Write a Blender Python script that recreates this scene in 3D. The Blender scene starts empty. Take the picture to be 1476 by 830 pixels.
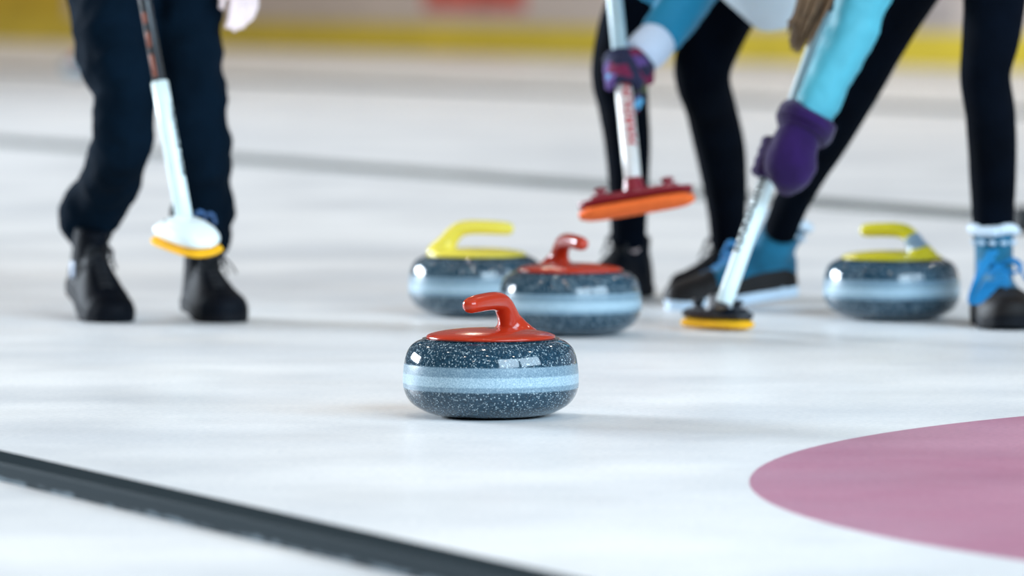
import bpy, bmesh, math, random
from mathutils import Vector, Matrix, noise
random.seed(7)
SC = bpy.context.scene
COL = SC.collection
V = Vector
PI = math.pi

# ------------------------------------------------------------------ camera
F = 8200.0                       # focal length in pixels of the 1476x830 frame (200 mm on 36 mm)
H = 0.716
TH = math.atan(442.0 / F)
FWD = V((0, math.cos(TH), -math.sin(TH)))
UP = V((0, math.sin(TH), math.cos(TH)))
CAM = V((0, 0, H))


def at(px, py, Y):
    """world point seen at a photo pixel, Y metres in front of the camera"""
    d = FWD + V((1, 0, 0)) * ((px - 738) / F) + UP * ((415 - py) / F)
    return CAM + d * (Y / d.y)


def ground(px, py, z=0.0):
    d = FWD + V((1, 0, 0)) * ((px - 738) / F) + UP * ((415 - py) / F)
    return CAM + d * ((z - H) / d.z)


cd = bpy.data.cameras.new('camera')
cam = bpy.data.objects.new('camera', cd)
COL.objects.link(cam)
cam.location = CAM
cam.rotation_euler = (PI / 2 - TH, 0, 0)
cd.sensor_width = 36.0
cd.lens = 200.0
cd.clip_end = 400
cd.clip_start = 0.05
cd.dof.use_dof = True
cd.dof.focus_distance = 9.36
cd.dof.aperture_fstop = 3.5
SC.camera = cam

# ------------------------------------------------------------------ materials


class NT:
    def __init__(s, name):
        s.m = bpy.data.materials.new(name)
        s.m.use_nodes = True
        s.t = s.m.node_tree
        s.b = s.t.nodes['Principled BSDF']

    def n(s, typ, **kw):
        x = s.t.nodes.new(typ)
        for k, v in kw.items():
            if k in x.inputs.keys() if isinstance(k, str) else False:
                x.inputs[k].default_value = v
            else:
                setattr(x, k, v)
        return x

    def l(s, a, b):
        s.t.links.new(a, b)

    def coord(s, scale=(1, 1, 1)):
        c = s.n('ShaderNodeTexCoord')
        mp = s.n('ShaderNodeMapping')
        mp.inputs['Scale'].default_value = scale
        s.l(c.outputs['Object'], mp.inputs[0])
        return mp.outputs[0]

    def noise(s, co, scale, detail=3, rough=.5):
        x = s.n('ShaderNodeTexNoise')
        x.inputs['Scale'].default_value = scale
        x.inputs['Detail'].default_value = detail
        x.inputs['Roughness'].default_value = rough
        s.l(co, x.inputs['Vector'])
        return x.outputs['Fac']

    def ramp(s, fac, stops, interp='LINEAR'):
        r = s.n('ShaderNodeValToRGB')
        r.color_ramp.interpolation = interp
        e = r.color_ramp.elements
        while len(e) < len(stops):
            e.new(.5)
        for q, (p, c) in zip(e, stops):
            q.position = p
            q.color = (*c, 1) if len(c) == 3 else c
        s.l(fac, r.inputs[0])
        return r.outputs[0]

    def mix(s, fac, a, b):
        x = s.n('ShaderNodeMix', data_type='RGBA')
        for sock, v in ((x.inputs[0], fac), (x.inputs[6], a), (x.inputs[7], b)):
            if hasattr(v, 'links'):
                s.l(v, sock)
            elif isinstance(v, (int, float)):
                sock.default_value = v
            else:
                sock.default_value = (*v, 1)
        return x.outputs[2]

    def bump(s, h, strength=.3, dist=.002):
        x = s.n('ShaderNodeBump')
        x.inputs['Strength'].default_value = strength
        x.inputs['Distance'].default_value = dist
        s.l(h, x.inputs['Height'])
        s.l(x.outputs[0], s.b.inputs['Normal'])


def simple(name, col, rough=.5, spec=.5, var=.12, vscale=20, bump=0, bscale=80, sheen=0, coat=0, metal=0):
    k = NT(name)
    co = k.coord()
    f = k.noise(co, vscale)
    lo = tuple(c * (1 - var) for c in col)
    hi = tuple(min(1, c * (1 + var)) for c in col)
    k.l(k.ramp(f, [(.3, lo), (.7, hi)]), k.b.inputs['Base Color'])
    k.b.inputs['Roughness'].default_value = rough
    k.b.inputs['Specular IOR Level'].default_value = spec
    k.b.inputs['Sheen Weight'].default_value = sheen
    k.b.inputs['Coat Weight'].default_value = coat
    k.b.inputs['Metallic'].default_value = metal
    if bump:
        k.bump(k.noise(co, bscale, 4), bump, .004)
    return k.m


def ice_material(name, c0, c1, streak):
    k = NT(name)
    co = k.coord()
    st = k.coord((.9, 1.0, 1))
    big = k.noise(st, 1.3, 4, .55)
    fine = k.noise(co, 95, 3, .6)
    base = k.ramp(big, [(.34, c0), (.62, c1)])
    grain = k.ramp(fine, [(.35, streak), (.6, (1, 1, 1))])
    mu = k.n('ShaderNodeMix', data_type='RGBA', blend_type='MULTIPLY')
    mu.inputs[0].default_value = .8
    k.l(base, mu.inputs[6])
    k.l(grain, mu.inputs[7])
    k.l(mu.outputs[2], k.b.inputs['Base Color'])
    rr = k.ramp(k.noise(st, 3, 3), [(.3, (.30,) * 3), (.7, (.42,) * 3)])
    k.l(rr, k.b.inputs['Roughness'])
    k.b.inputs['IOR'].default_value = 1.31
    k.b.inputs['Specular IOR Level'].default_value = .32
    k.bump(k.noise(co, 130, 3, .6), .35, .0012)
    return k.m


M = {}
M['ice'] = ice_material('ice', (.72, .745, .775), (.93, .94, .945), (.86, .88, .9))  # mottled base colour also stands in for soft dark bands of shade
M['ring'] = ice_material('ring_ice', (.47, .185, .285), (.56, .28, .385), (.82, .8, .84))
M['ring_blue'] = ice_material('blue_ring_ice', (.15, .28, .55), (.22, .36, .62), (.82, .8, .84))


def granite():
    k = NT('granite')
    co = k.coord()
    v = k.n('ShaderNodeTexVoronoi', feature='F1')
    v.inputs['Scale'].default_value = 430
    k.l(co, v.inputs['Vector'])
    sep = k.n('ShaderNodeSeparateColor')
    k.l(v.outputs['Color'], sep.inputs[0])
    ma = k.n('ShaderNodeMath', operation='MULTIPLY_ADD')
    k.l(k.noise(co, 45, 3), ma.inputs[0])
    ma.inputs[1].default_value = .22
    k.l(sep.outputs[0], ma.inputs[2])
    dv = k.n('ShaderNodeMath', operation='MULTIPLY')
    k.l(ma.outputs[0], dv.inputs[0])
    dv.inputs[1].default_value = .8
    ds = k.n('ShaderNodeMath', operation='LESS_THAN')      # flecks smaller than their cells
    k.l(v.outputs['Distance'], ds.inputs[0])
    ds.inputs[1].default_value = .62
    fl = k.ramp(dv.outputs[0], [(.70, (0, 0, 0)), (.76, (.22, .22, .22)), (.92, (1, 1, 1))])
    fm0 = k.n('ShaderNodeMath', operation='MULTIPLY')
    k.l(fl, fm0.inputs[0])
    k.l(ds.outputs[0], fm0.inputs[1])
    big = k.ramp(k.noise(k.coord((1, 1, 1.6)), 190, 4, .75), [(.615, (0, 0, 0)), (.69, (.75, .75, .75))])
    fm = k.n('ShaderNodeMath', operation='MAXIMUM')
    k.l(fm0.outputs[0], fm.inputs[0])
    k.l(big, fm.inputs[1])
    ground_c = k.ramp(k.noise(co, 260, 4, .7), [(.3, (.005, .019, .034)), (.55, (.012, .046, .078)), (.78, (.045, .110, .155))])
    dark = k.mix(fm.outputs[0], ground_c, (.46, .58, .64))
    grey = k.ramp(k.noise(co, 420, 2, .7), [(.3, (.10, .18, .25)), (.5, (.165, .265, .34)), (.7, (.33, .44, .51))])
    pale = k.ramp(k.noise(co, 420, 2, .7), [(.3, (.22, .34, .43)), (.5, (.33, .47, .56)), (.7, (.52, .66, .73))])
    sx = k.n('ShaderNodeSeparateXYZ')
    k.l(co, sx.inputs[0])
    z = sx.outputs[2]
    wob = k.n('ShaderNodeMath', operation='MULTIPLY_ADD')
    k.l(k.noise(co, 300, 2), wob.inputs[0])
    wob.inputs[1].default_value = .0015
    k.l(z, wob.inputs[2])
    mp = k.n('ShaderNodeMapRange')
    mp.inputs['From Max'].default_value = .14
    k.l(wob.outputs[0], mp.inputs[0])
    def band(a, b):
        e = .0012 / .14
        return k.ramp(mp.outputs[0], [(a / .14 - e, (0, 0, 0)), (a / .14 + e, (1, 1, 1)), (b / .14 - e, (1, 1, 1)), (b / .14 + e, (0, 0, 0))])
    bg = band(.0490, .0895)
    bp = band(.0572, .0735)
    c = k.mix(bg, dark, grey)
    c = k.mix(bp, c, pale)
    k.l(c, k.b.inputs['Base Color'])
    rg = k.n('ShaderNodeMapRange')
    k.l(bg, rg.inputs[0])
    rg.inputs['To Min'].default_value = .07
    rg.inputs['To Max'].default_value = .28
    k.l(rg.outputs[0], k.b.inputs['Roughness'])
    k.b.inputs['Specular IOR Level'].default_value = .5
    return k.m


M['granite'] = granite()
M['red_plastic'] = simple('red_plastic', (.46, .032, .010), .16, .5, .06, 8)
M['yellow_plastic'] = simple('yellow_plastic', (.86, .72, .085), .25, .4, .05, 8)
M['olive_plastic'] = simple('olive_yellow_plastic', (.62, .53, .018), .25, .4, .06, 8)
M['tape'] = simple('grey_tape', (.20, .30, .40), .3, .6, .25, 60)
M['bolt'] = simple('bolt_metal', (.10, .10, .09), .4, .5, .2, 60)
M['rubber'] = simple('black_rubber', (.012, .014, .016), .5, .4, .2, 30)
M['navy'] = simple('navy_trousers', (.0016, .0068, .0145), .95, .05, .3, 9, .5, 60)
M['black_legging'] = simple('black_leggings', (.0011, .0027, .0062), .95, .05, .3, 12, .25, 140)
M['shoe_black'] = simple('black_leather', (.0018, .0034, .0068), .65, .10, .25, 20, .3, 90)
M['shoe_dull'] = simple('matt_black_sole', (.004, .005, .008), .7, .15, .25, 20)
M['shoe_brown'] = simple('scuffed_toe_leather', (.009, .0075, .0075), .6, .2, .5, 14)
M['white_sole'] = simple('white_sole', (.52, .64, .76), .5, .4, .08)
M['sock'] = simple('grey_sock', (.38, .42, .50), .9, .2, .15, 60, .4)
M['lace_black'] = simple('black_lace', (.012, .013, .016), .7, .3, .2)
M['lace_blue'] = simple('blue_lace', (.008, .20, .46), .65, .3, .15)
M['suede'] = simple('blue_suede', (.008, .105, .185), .85, .2, .35, 18, .5, 60, .2)
M['fleece'] = simple('white_fleece', (.66, .76, .86), .95, .1, .1, 40, 1.0, 120, .3)
M['blue_jacket'] = simple('blue_jacket', (.008, .205, .37), .6, .3, .18, 9, .8, 22)
M['cyan_jacket'] = simple('cyan_jacket', (.078, .385, .485), .6, .3, .14, 9, .8, 22)
M['white_jacket'] = simple('white_jacket', (.70, .79, .86), .6, .3, .06, 9, .4, 30)
M['cuff'] = simple('white_knit_cuff', (.60, .70, .86), .85, .2, .05, 30, .4, 150)
M['purple'] = simple('purple_fleece', (.018, .0035, .058), .9, .2, .25, 14, .5, 70, .15)
M['dark_glove'] = simple('dark_glove', (.012, .012, .022), .8, .2, .25, 20, .4)
M['skin'] = simple('skin', (.80, .63, .62), .5, .4, .06, 25)
M['hair'] = simple('brown_hair', (.105, .060, .030), .6, .3, .45, 30)
M['dark_hair'] = simple('dark_hair', (.03, .02, .014), .45, .5, .4, 30)
M['eye'] = simple('eye', (.6, .6, .6), .2)
M['lip'] = simple('lip', (.5, .2, .2), .4)
M['white_shaft'] = simple('white_shaft', (.74, .88, .90), .3, .5, .02)
M['ivory_shaft'] = simple('ivory_shaft', (.72, .70, .68), .35, .5, .04)
M['pale_shaft'] = simple('pale_blue_shaft', (.36, .50, .56), .35, .5, .05)
M['dark_shaft'] = simple('dark_carbon_shaft', (.010, .013, .017), .35, .5, .2)
M['rust'] = simple('rust_red_print', (.20, .045, .018), .5, .4, .4, 60)
M['head_white'] = simple('white_broom_plastic', (.82, .92, .93), .3, .5, .02)
M['head_red'] = simple('crimson_broom_plastic', (.22, .008, .022), .35, .5, .1)
M['head_black'] = simple('black_broom_plastic', (.006, .010, .018), .4, .5, .2)
M['pad_orange'] = simple('orange_pad', (.95, .17, .035), .8, .2, .08, 40, .3)
M['pad_yellow'] = simple('yellow_pad', (.90, .46, .015), .8, .2, .08, 40, .3)
M['ink'] = simple('black_ink', (.012, .018, .022), .5, .3, .1)
M['red_ink'] = simple('red_ink', (.50, .06, .07), .5, .3, .1)
M['board'] = simple('white_board', (.50, .45, .43), .5, .3, .05, 1)
M['kick'] = simple('yellow_kick_strip', (.56, .45, .04), .5, .3, .08, 1)
M['ad_red'] = simple('red_poster', (.50, .12, .10), .6, .3, .3, 3)
M['ad_yellow'] = simple('yellow_poster', (.50, .37, .025), .6, .3, .25, 2)
M['ad_grey'] = simple('grey_poster', (.36, .33, .33), .6, .3, .25, 2)
M['hall'] = simple('hall_wall', (.42, .40, .39), .8, .2, .1, .3)
M['tag'] = simple('silver_tag', (.35, .42, .55), .35, .5, .1)
M['reflector'] = simple('blue_print', (.04, .12, .30), .4, .5, .5, 60)


def glove_print():
    k = NT('patterned_glove')
    co = k.coord()
    v = k.n('ShaderNodeTexVoronoi', feature='F1')
    v.inputs['Scale'].default_value = 34
    k.l(co, v.inputs['Vector'])
    sep = k.n('ShaderNodeSeparateColor')
    k.l(v.outputs['Color'], sep.inputs[0])
    c = k.ramp(sep.outputs[0], [(0, (.010, .012, .045)), (.30, (.16, .006, .05)), (.46, (.012, .016, .06)), (.60, (.10, .05, .22)), (.72, (.10, .36, .62)), (.82, (.012, .02, .05)), (.92, (.07, .09, .03))], 'CONSTANT')
    k.l(c, k.b.inputs['Base Color'])
    k.b.inputs['Roughness'].default_value = .85
    k.bump(k.noise(co, 200, 3), .4, .003)
    return k.m


M['glove_print'] = glove_print()


def divider_material():
    k = NT('divider_rubber')
    co = k.coord((1, 1, 1))
    st = k.coord((10, 30, 60))
    f = k.noise(st, 1.6, 5, .65)
    sx = k.n('ShaderNodeSeparateXYZ')
    k.l(k.coord(), sx.inputs[0])
    zr = k.n('ShaderNodeMapRange')
    zr.inputs['From Min'].default_value = .023
    zr.inputs['From Max'].default_value = .004
    k.l(sx.outputs[2], zr.inputs[0])
    ml = k.n('ShaderNodeMath', operation='MULTIPLY')
    k.l(f, ml.inputs[0])
    k.l(zr.outputs[0], ml.inputs[1])
    frost = k.ramp(ml.outputs[0], [(.44, (0, 0, 0)), (.56, (1, 1, 1))])
    c = k.mix(frost, (.016, .027, .034), (.14, .18, .21))
    k.l(c, k.b.inputs['Base Color'])
    k.b.inputs['Roughness'].default_value = .6
    k.b.inputs['Specular IOR Level'].default_value = .02
    return k.m


M['divider'] = divider_material()
M['far_divider'] = simple('frosted_rubber', (.045, .050, .046), .7, .3, .3, 4)

# ------------------------------------------------------------------ mesh helpers


class MB:
    def __init__(s):
        s.v, s.f = [], []

    def add(s, v, f):
        o = len(s.v)
        s.v += [V(p) for p in v]
        s.f += [tuple(i + o for i in q) for q in f]
        return s

    def xf(s, mat):
        s.v = [mat @ p for p in s.v]
        return s


def cr(P, t):
    n = len(P) - 1
    i = min(int(t), n - 1)
    u = t - i
    p0, p1, p2, p3 = P[max(i - 1, 0)], P[i], P[i + 1], P[min(i + 2, n)]
    return .5 * ((2 * p1) + (p2 - p0) * u + (2 * p0 - 5 * p1 + 4 * p2 - p3) * u * u + (3 * p1 - p0 - 3 * p2 + p3) * u ** 3)


def tube(mb, pts, rad, ref=V((1, 0, 0)), n=16, sub=4, cap=.5, wob=0, wscale=8, wz=1.0, seed=0):
    """swept closed tube; rad = list of r or (a,b): a along ref, b across it"""
    pts = [V(p) for p in pts]
    R = [r if isinstance(r, (tuple, list)) else (r, r) for r in rad]
    if len(R) == 1:
        R = R * len(pts)
    A = [V((r[0], r[1], 0)) for r in R]
    m = (len(pts) - 1) * sub
    C = [cr(pts, k / sub) for k in range(m + 1)]
    Q = [cr(A, k / sub) for k in range(m + 1)]
    T = [(C[min(i + 1, m)] - C[max(i - 1, 0)]).normalized() for i in range(m + 1)]
    rings = []
    if cap:
        for a in (75, 55, 30):
            s_, c_ = math.sin(math.radians(a)), math.cos(math.radians(a))
            rr = min(Q[0].x, Q[0].y) * cap
            rings.append((C[0] - T[0] * rr * s_, Q[0] * c_, T[0]))
    rings += list(zip(C, Q, T))
    if cap:
        for a in (30, 55, 75):
            s_, c_ = math.sin(math.radians(a)), math.cos(math.radians(a))
            rr = min(Q[-1].x, Q[-1].y) * cap
            rings.append((C[-1] + T[-1] * rr * s_, Q[-1] * c_, T[-1]))
    v, f = [], []
    prev = None
    for c, q, t in rings:
        a = ref - t * ref.dot(t)
        if a.length < .25 and prev is not None:
            a = prev - t * prev.dot(t)
        a.normalize()
        prev = a
        b = t.cross(a)
        for j in range(n):
            w = 2 * PI * j / n
            k = 1.0
            p = c + a * (math.cos(w) * q.x) + b * (math.sin(w) * q.y)
            if wob:
                k = 1 + wob * noise.fractal(V((p.x * wscale, p.y * wscale, p.z * wscale * wz + seed)), 1, 2, 3)
                p = c + (p - c) * k
            v.append(p)
    m = len(rings)
    for i in range(m - 1):
        for j in range(n):
            f.append((i * n + j, i * n + (j + 1) % n, (i + 1) * n + (j + 1) % n, (i + 1) * n + j))
    f.append(tuple(range(n - 1, -1, -1)))
    f.append(tuple((m - 1) * n + j for j in range(n)))
    mb.add(v, f)
    return mb


def lathe(mb, prof, n=96):
    v, f = [], []
    for r, z in prof:
        for j in range(n):
            w = 2 * PI * j / n
            v.append((r * math.cos(w), r * math.sin(w), z))
    m = len(prof)
    for i in range(m - 1):
        for j in range(n):
            f.append((i * n + j, i * n + (j + 1) % n, (i + 1) * n + (j + 1) % n, (i + 1) * n + j))
    f.append(tuple(range(n - 1, -1, -1)))
    f.append(tuple((m - 1) * n + j for j in range(n)))
    mb.add(v, f)
    return mb


def smooth_prof(P, sub=6):
    Q = [V((p[0], p[1], 0)) for p in P]
    return [(max(q.x, .0005), q.y) for q in (cr(Q, k / sub) for k in range((len(P) - 1) * sub + 1))]


def rbox(mb, sx, sy, sz, bev=.003, seg=2, mat=None):
    bm = bmesh.new()
    bmesh.ops.create_cube(bm, size=1)
    for q in bm.verts:
        q.co = V((q.co.x * sx, q.co.y * sy, q.co.z * sz))
    bmesh.ops.bevel(bm, geom=bm.edges[:], offset=bev, segments=seg, profile=.5, affect='EDGES')
    bm.verts.index_update()
    v = [(mat @ q.co) if mat else q.co.copy() for q in bm.verts]
    f = [tuple(x.index for x in q.verts) for q in bm.faces]
    bm.free()
    mb.add(v, f)
    return mb


def ellipsoid(mb, c, r, rot=None, n=20, m=12):
    v, f = [], []
    rot = rot or Matrix.Identity(3)
    for i in range(m + 1):
        a = PI * (i + .02) / (m + .04)
        for j in range(n):
            w = 2 * PI * j / n
            v.append(V(c) + rot @ V((r[0] * math.sin(a) * math.cos(w), r[1] * math.sin(a) * math.sin(w), r[2] * math.cos(a))))
    for i in range(m):
        for j in range(n):
            f.append((i * n + j, (i + 1) * n + j, (i + 1) * n + (j + 1) % n, i * n + (j + 1) % n))
    f.append(tuple(range(n)))
    f.append(tuple(m * n + j for j in range(n - 1, -1, -1)))
    mb.add(v, f)
    return mb


def fuse(mb, voxel=.007, it=4, fac=.5):
    """one continuous surface out of overlapping closed tubes"""
    me = bpy.data.meshes.new('tmp')
    me.from_pydata([tuple(p) for p in mb.v], [], mb.f)
    o = bpy.data.objects.new('tmp', me)
    COL.objects.link(o)
    r = o.modifiers.new('r', 'REMESH')
    r.mode = 'VOXEL'
    r.voxel_size = voxel
    s = o.modifiers.new('s', 'SMOOTH')
    s.factor = fac
    s.iterations = it
    dg = bpy.context.evaluated_depsgraph_get()
    dg.update()
    ev = o.evaluated_get(dg)
    m2 = ev.to_mesh()
    out = MB()
    out.add([p.co.copy() for p in m2.vertices], [tuple(p.vertices) for p in m2.polygons])
    ev.to_mesh_clear()
    bpy.data.objects.remove(o)
    bpy.data.meshes.remove(me)
    return out


def world_origin(o):
    p = V((0, 0, 0))
    while o is not None:
        p += o.location
        o = o.parent
    return p


def build(name, mb, mat, parent=None, smooth=True, local=False, sharp=None):
    """link a mesh as one object; world coordinates are rebased to the parent's origin"""
    org = V((0, 0, 0)) if (parent is None or local) else world_origin(parent)
    me = bpy.data.meshes.new(name)
    me.from_pydata([tuple(p - org) for p in mb.v], [], mb.f)
    me.validate()
    bm = bmesh.new()
    bm.from_mesh(me)
    bmesh.ops.recalc_face_normals(bm, faces=bm.faces[:])
    bm.to_mesh(me)
    bm.free()
    for p in me.polygons:
        p.use_smooth = smooth
    if sharp:
        me.set_sharp_from_angle(angle=math.radians(sharp))
    me.materials.append(M[mat] if isinstance(mat, str) else mat)
    o = bpy.data.objects.new(name, me)
    COL.objects.link(o)
    if parent is not None:
        o.parent = parent
    return o


def thing(name, label, cat, loc=(0, 0, 0), rz=0, group=None):
    o = bpy.data.objects.new(name, None)
    o.empty_display_size = .1
    COL.objects.link(o)
    o.location = loc
    o.rotation_euler = (0, 0, rz)
    tag(o, label, cat, group)
    return o


def tag(o, label, cat, group=None, kind=None):
    o['label'] = label
    o['category'] = cat
    if group:
        o['group'] = group
    if kind:
        o['kind'] = kind
    return o


def struct(o, label=None, cat=None):
    o['kind'] = 'structure'
    if label:
        o['label'] = label
    if cat:
        o['category'] = cat
    return o


# ------------------------------------------------------------------ the rink
SDIR = V((-3050 - 738, F, 0)).normalized()          # along the sheets (they converge far off to the left)
SNRM = V((SDIR.y, -SDIR.x, 0))                      # across them, to the right / towards the camera side
ROT = math.atan2(SDIR.y, SDIR.x)

b = MB()
b.add([(-90, -30, 0), (70, -30, 0), (70, 130, 0), (-90, 130, 0)], [(0, 1, 2, 3)])
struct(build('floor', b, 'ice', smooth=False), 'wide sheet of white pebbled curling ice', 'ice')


def strip(name, px, py, w, h, mat, l0=-16, l1=60, wavy=.0):
    """a long bar lying on the ice along the sheets whose near bottom edge passes photo pixel (px, py)"""
    p = ground(px, py)
    mb = MB()
    mb2 = []
    n = 60
    v, f = [], []
    prof = [(0, 0), (0, h - .004), (-.003, h), (-w + .003, h), (-w, h - .004), (-w, 0)]
    for i in range(n + 1):
        u = l0 + (l1 - l0) * i / n
        dz = wavy * noise.noise(V((u * 1.7, 0, 3)))
        for a, z in prof:
            q = V((u, a, z + (dz if z > 0 else 0)))
            v.append(q)
    k = len(prof)
    for i in range(n):
        for j in range(k - 1):
            f.append((i * k + j, (i + 1) * k + j, (i + 1) * k + j + 1, i * k + j + 1))
    f.append(tuple(range(k)))
    f.append(tuple(n * k + j for j in range(k - 1, -1, -1)))
    mb.add(v, f)
    o = build(name, mb, mat, smooth=False, local=True)
    o.location = p
    o.rotation_euler = (0, 0, ROT)
    return o


# local +y (after rotation by ROT) points towards the camera, so the strips run back into -y
d1 = strip('sheet_divider', 300, 764, .075, .027, 'divider', -7, 45)
tag(d1, 'black rubber divider strip crossing the ice in front of the stones', 'divider')
d2 = strip('sheet_divider', 700, 262, .075, .024, 'far_divider', -15, 45)
tag(d2, 'blurred grey divider strip on the ice just behind the curlers', 'divider')
d3 = strip('sheet_divider', 738, 134, .09, .028, 'far_divider', -25, 60)
tag(d3, 'faint far divider strip below the yellow board edge', 'divider')

# the house: painted rings under the ice
cx, cy = 2.30, 8.02
pts = [ground(1080, 694), ground(1476, 600), ground(1476, 808)]
(ax_, ay_), (bx_, by_), (cx_, cy_) = [(p.x, p.y) for p in pts]
dd = 2 * (ax_ * (by_ - cy_) + bx_ * (cy_ - ay_) + cx_ * (ay_ - by_))
cx = ((ax_ ** 2 + ay_ ** 2) * (by_ - cy_) + (bx_ ** 2 + by_ ** 2) * (cy_ - ay_) + (cx_ ** 2 + cy_ ** 2) * (ay_ - by_)) / dd
cy = ((ax_ ** 2 + ay_ ** 2) * (cx_ - bx_) + (bx_ ** 2 + by_ ** 2) * (ax_ - cx_) + (cx_ ** 2 + cy_ ** 2) * (bx_ - ax_)) / dd
RR = math.hypot(ax_ - cx, ay_ - cy)


def ring(r0, r1, z, n=160):
    mb = MB()
    v, f = [], []
    for j in range(n):
        w = 2 * PI * j / n
        for r, zz in ((r0, .0001), (r0, z), (r1, z), (r1, .0001)):
            v.append((cx + r * math.cos(w), cy + r * math.sin(w), zz))
    for j in range(n):
        k = (j + 1) % n
        for a in range(3):
            f.append((j * 4 + a, k * 4 + a, k * 4 + a + 1, j * 4 + a + 1))
    mb.add(v, f)
    return mb


h1 = build('house_ring', ring(RR - .62, RR, .0006), 'ring', smooth=False)
tag(h1, 'pink painted house ring in the ice on the right', 'ring')
h1['kind'] = 'structure'

# hockey boards far behind, with the yellow kick strip
bp = ground(738, 80)
bp_n = bp.copy()


def board(name, u0, u1, a0, a1, z0, z1, mat, bev=.01):
    mb = MB()
    rbox(mb, u1 - u0, a1 - a0, z1 - z0, bev, 1, Matrix.Translation(((u0 + u1) / 2, -(a0 + a1) / 2, (z0 + z1) / 2)))
    o = build(name, mb, mat, smooth=False, local=True)
    o.location = bp
    o.rotation_euler = (0, 0, ROT)
    return o


struct(board('wall_back', -45, 60, .02, .14, 0, 1.12, 'board'), 'pale rink boards far behind the curlers', 'boards')
struct(board('baseboard_back', -45, 60, -.03, .02, 0, .29, 'kick'), 'yellow kick strip along the foot of the rink boards', 'kick strip')
struct(board('wall_hall', -60, 80, 4.0, 4.3, 0, 7.0, 'hall'), 'grey hall wall behind the rink boards', 'wall')


def ad(u, w, z0, z1, mat, label, name='advertising_panel'):
    o = board(name, u - w / 2, u + w / 2, .004, .019, z0, z1, mat, .003)
    tag(o, label, 'panel')
    return o


def u_at(px):
    """distance along the boards of a photo column"""
    d = V(((px - 738) / F, 1.0, 0))
    # bp + u*S = k*d
    S = SDIR
    det = S.x * (-d.y) - S.y * (-d.x)
    rx, ry = -bp.x, -bp.y
    return (rx * (-d.y) - ry * (-d.x)) / det


ad((u_at(610) + u_at(755)) / 2, abs(u_at(610) - u_at(755)), .42, .95, 'ad_red', 'blurred red panel on the far boards above the yellow strip')
ad((u_at(-60) + u_at(96)) / 2, abs(u_at(-60) - u_at(96)), .29, .95, 'ad_yellow', 'yellow panel on the far boards behind the curler in navy trousers')
ad((u_at(1290) + u_at(1375)) / 2, abs(u_at(1290) - u_at(1375)), .34, .9, 'ad_grey', 'greyish panel on the far boards seen between the legs of the purple-gloved sweeper')

# ------------------------------------------------------------------ curling stones
BODY = smooth_prof([(.001, .010), (.050, .009), (.058, .001), (.066, .0005), (.074, .002), (.090, .0035), (.106, .008), (.1265, .019), (.1375, .031), (.1437, .046),
                    (.1450, .0635), (.1437, .082), (.1405, .100), (.1345, .1135), (.1235, .1235), (.1095, .1285), (.1065, .1295), (.020, .1295)], 5)
CAPP = smooth_prof([(.104, .1285), (.1062, .1300), (.1064, .1322), (.1035, .1352), (.092, .1388), (.070, .1425), (.045, .1448), (.020, .1457), (.001, .146)], 5)


def make_stone(px, py, yaw, plastic, label, tape=False, far=False):
    g = ground(px, py)
    t = thing('curling_stone', label, 'curling stone', g, yaw, 'curling stones on the ice')
    mb = lathe(MB(), BODY, 128 if not far else 48)
    build('granite_body', mb, 'granite', t, local=True)
    build('cap', lathe(MB(), CAPP, 128 if not far else 48), plastic, t, local=True, sharp=40)
    hb = MB()
    # stem rises behind the centre, bends, and the grip reaches back over the cap; +x is the way the grip points
    P = [(-.070, 0, .137), (-.069, 0, .1415), (-.0665, 0, .148), (-.061, 0, .158), (-.053, 0, .170), (-.043, 0, .1805), (-.029, 0, .1875), (-.008, 0, .1900), (.020, 0, .1897), (.050, 0, .1883), (.068, 0, .1868)]
    Rr = [(.043, .036), (.033, .032), (.0245, .0260), (.0188, .0205), (.0172, .0178), (.0163, .0165), (.0158, .0158), (.0155, .0152), (.0152, .0148), (.0150, .0144), (.0138, .0132)]
    tube(hb, P, Rr, V((0, 1, 0)), 28, 6, .9)
    hb2 = MB()
    hb2.v = hb.v
    hb2.f = hb.f
    build('handle', hb2, plastic, t, local=True)
    bo = MB()
    lathe(bo, [(.007, .1435), (.007, .1462), (.0055, .1468), (.001, .1468)], 24)
    build('bolt', bo, 'bolt', t, local=True, sharp=40)
    if tape:
        tb = MB()
        tube(tb, [(-.0685, 0, .1460), (-.0620, 0, .157), (-.0560, 0, .166), (-.0490, 0, .1748)], [(.0250, .0275), (.0202, .0222), (.0189, .0198), (.0182, .0184)], V((0, 1, 0)), 28, 6, .05)
        o = build('tape_band', tb, 'tape', t, local=True)
        o['label'] = 'shiny grey tape band around the stem'
    return t


R = math.radians
make_stone(707.5, 600, R(180 + 61), 'red_plastic', 'sharp speckled dark granite curling stone with red handle, closest to the black divider')
make_stone(821.5, 482.0, R(-70), 'red_plastic', 'blurred red-handled curling stone behind the sharp one, overlapping a yellow-handled stone')
make_stone(687, 455, R(0), 'yellow_plastic', 'curling stone with bright yellow handle, half behind the rear red-handled stone')
make_stone(1285.5, 460, R(180 - 38), 'olive_plastic', 'curling stone with yellow handle and grey taped stem, between the two blue boots', tape=True)
make_stone(120, 112, R(60), 'red_plastic', 'tiny blurred dark stone far down the ice behind the navy trousers', far=True)

# dark block at the edge of the picture
rb = MB()
p = ground(1505, 337)
rbox(rb, .16, .12, .075, .008, 2, Matrix.Translation(p + V((0, .06, .0375))))
o = build('rubber_block', rb, 'rubber', sharp=40)
tag(o, 'dark rubber block on the ice behind the upright blue boot', 'block')

# ------------------------------------------------------------------ brooms


def frame_from(axis_x, up):
    x = axis_x.normalized()
    z = (up - x * up.dot(x)).normalized()
    y = z.cross(x)
    return Matrix((x, y, z)).transposed()


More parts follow.
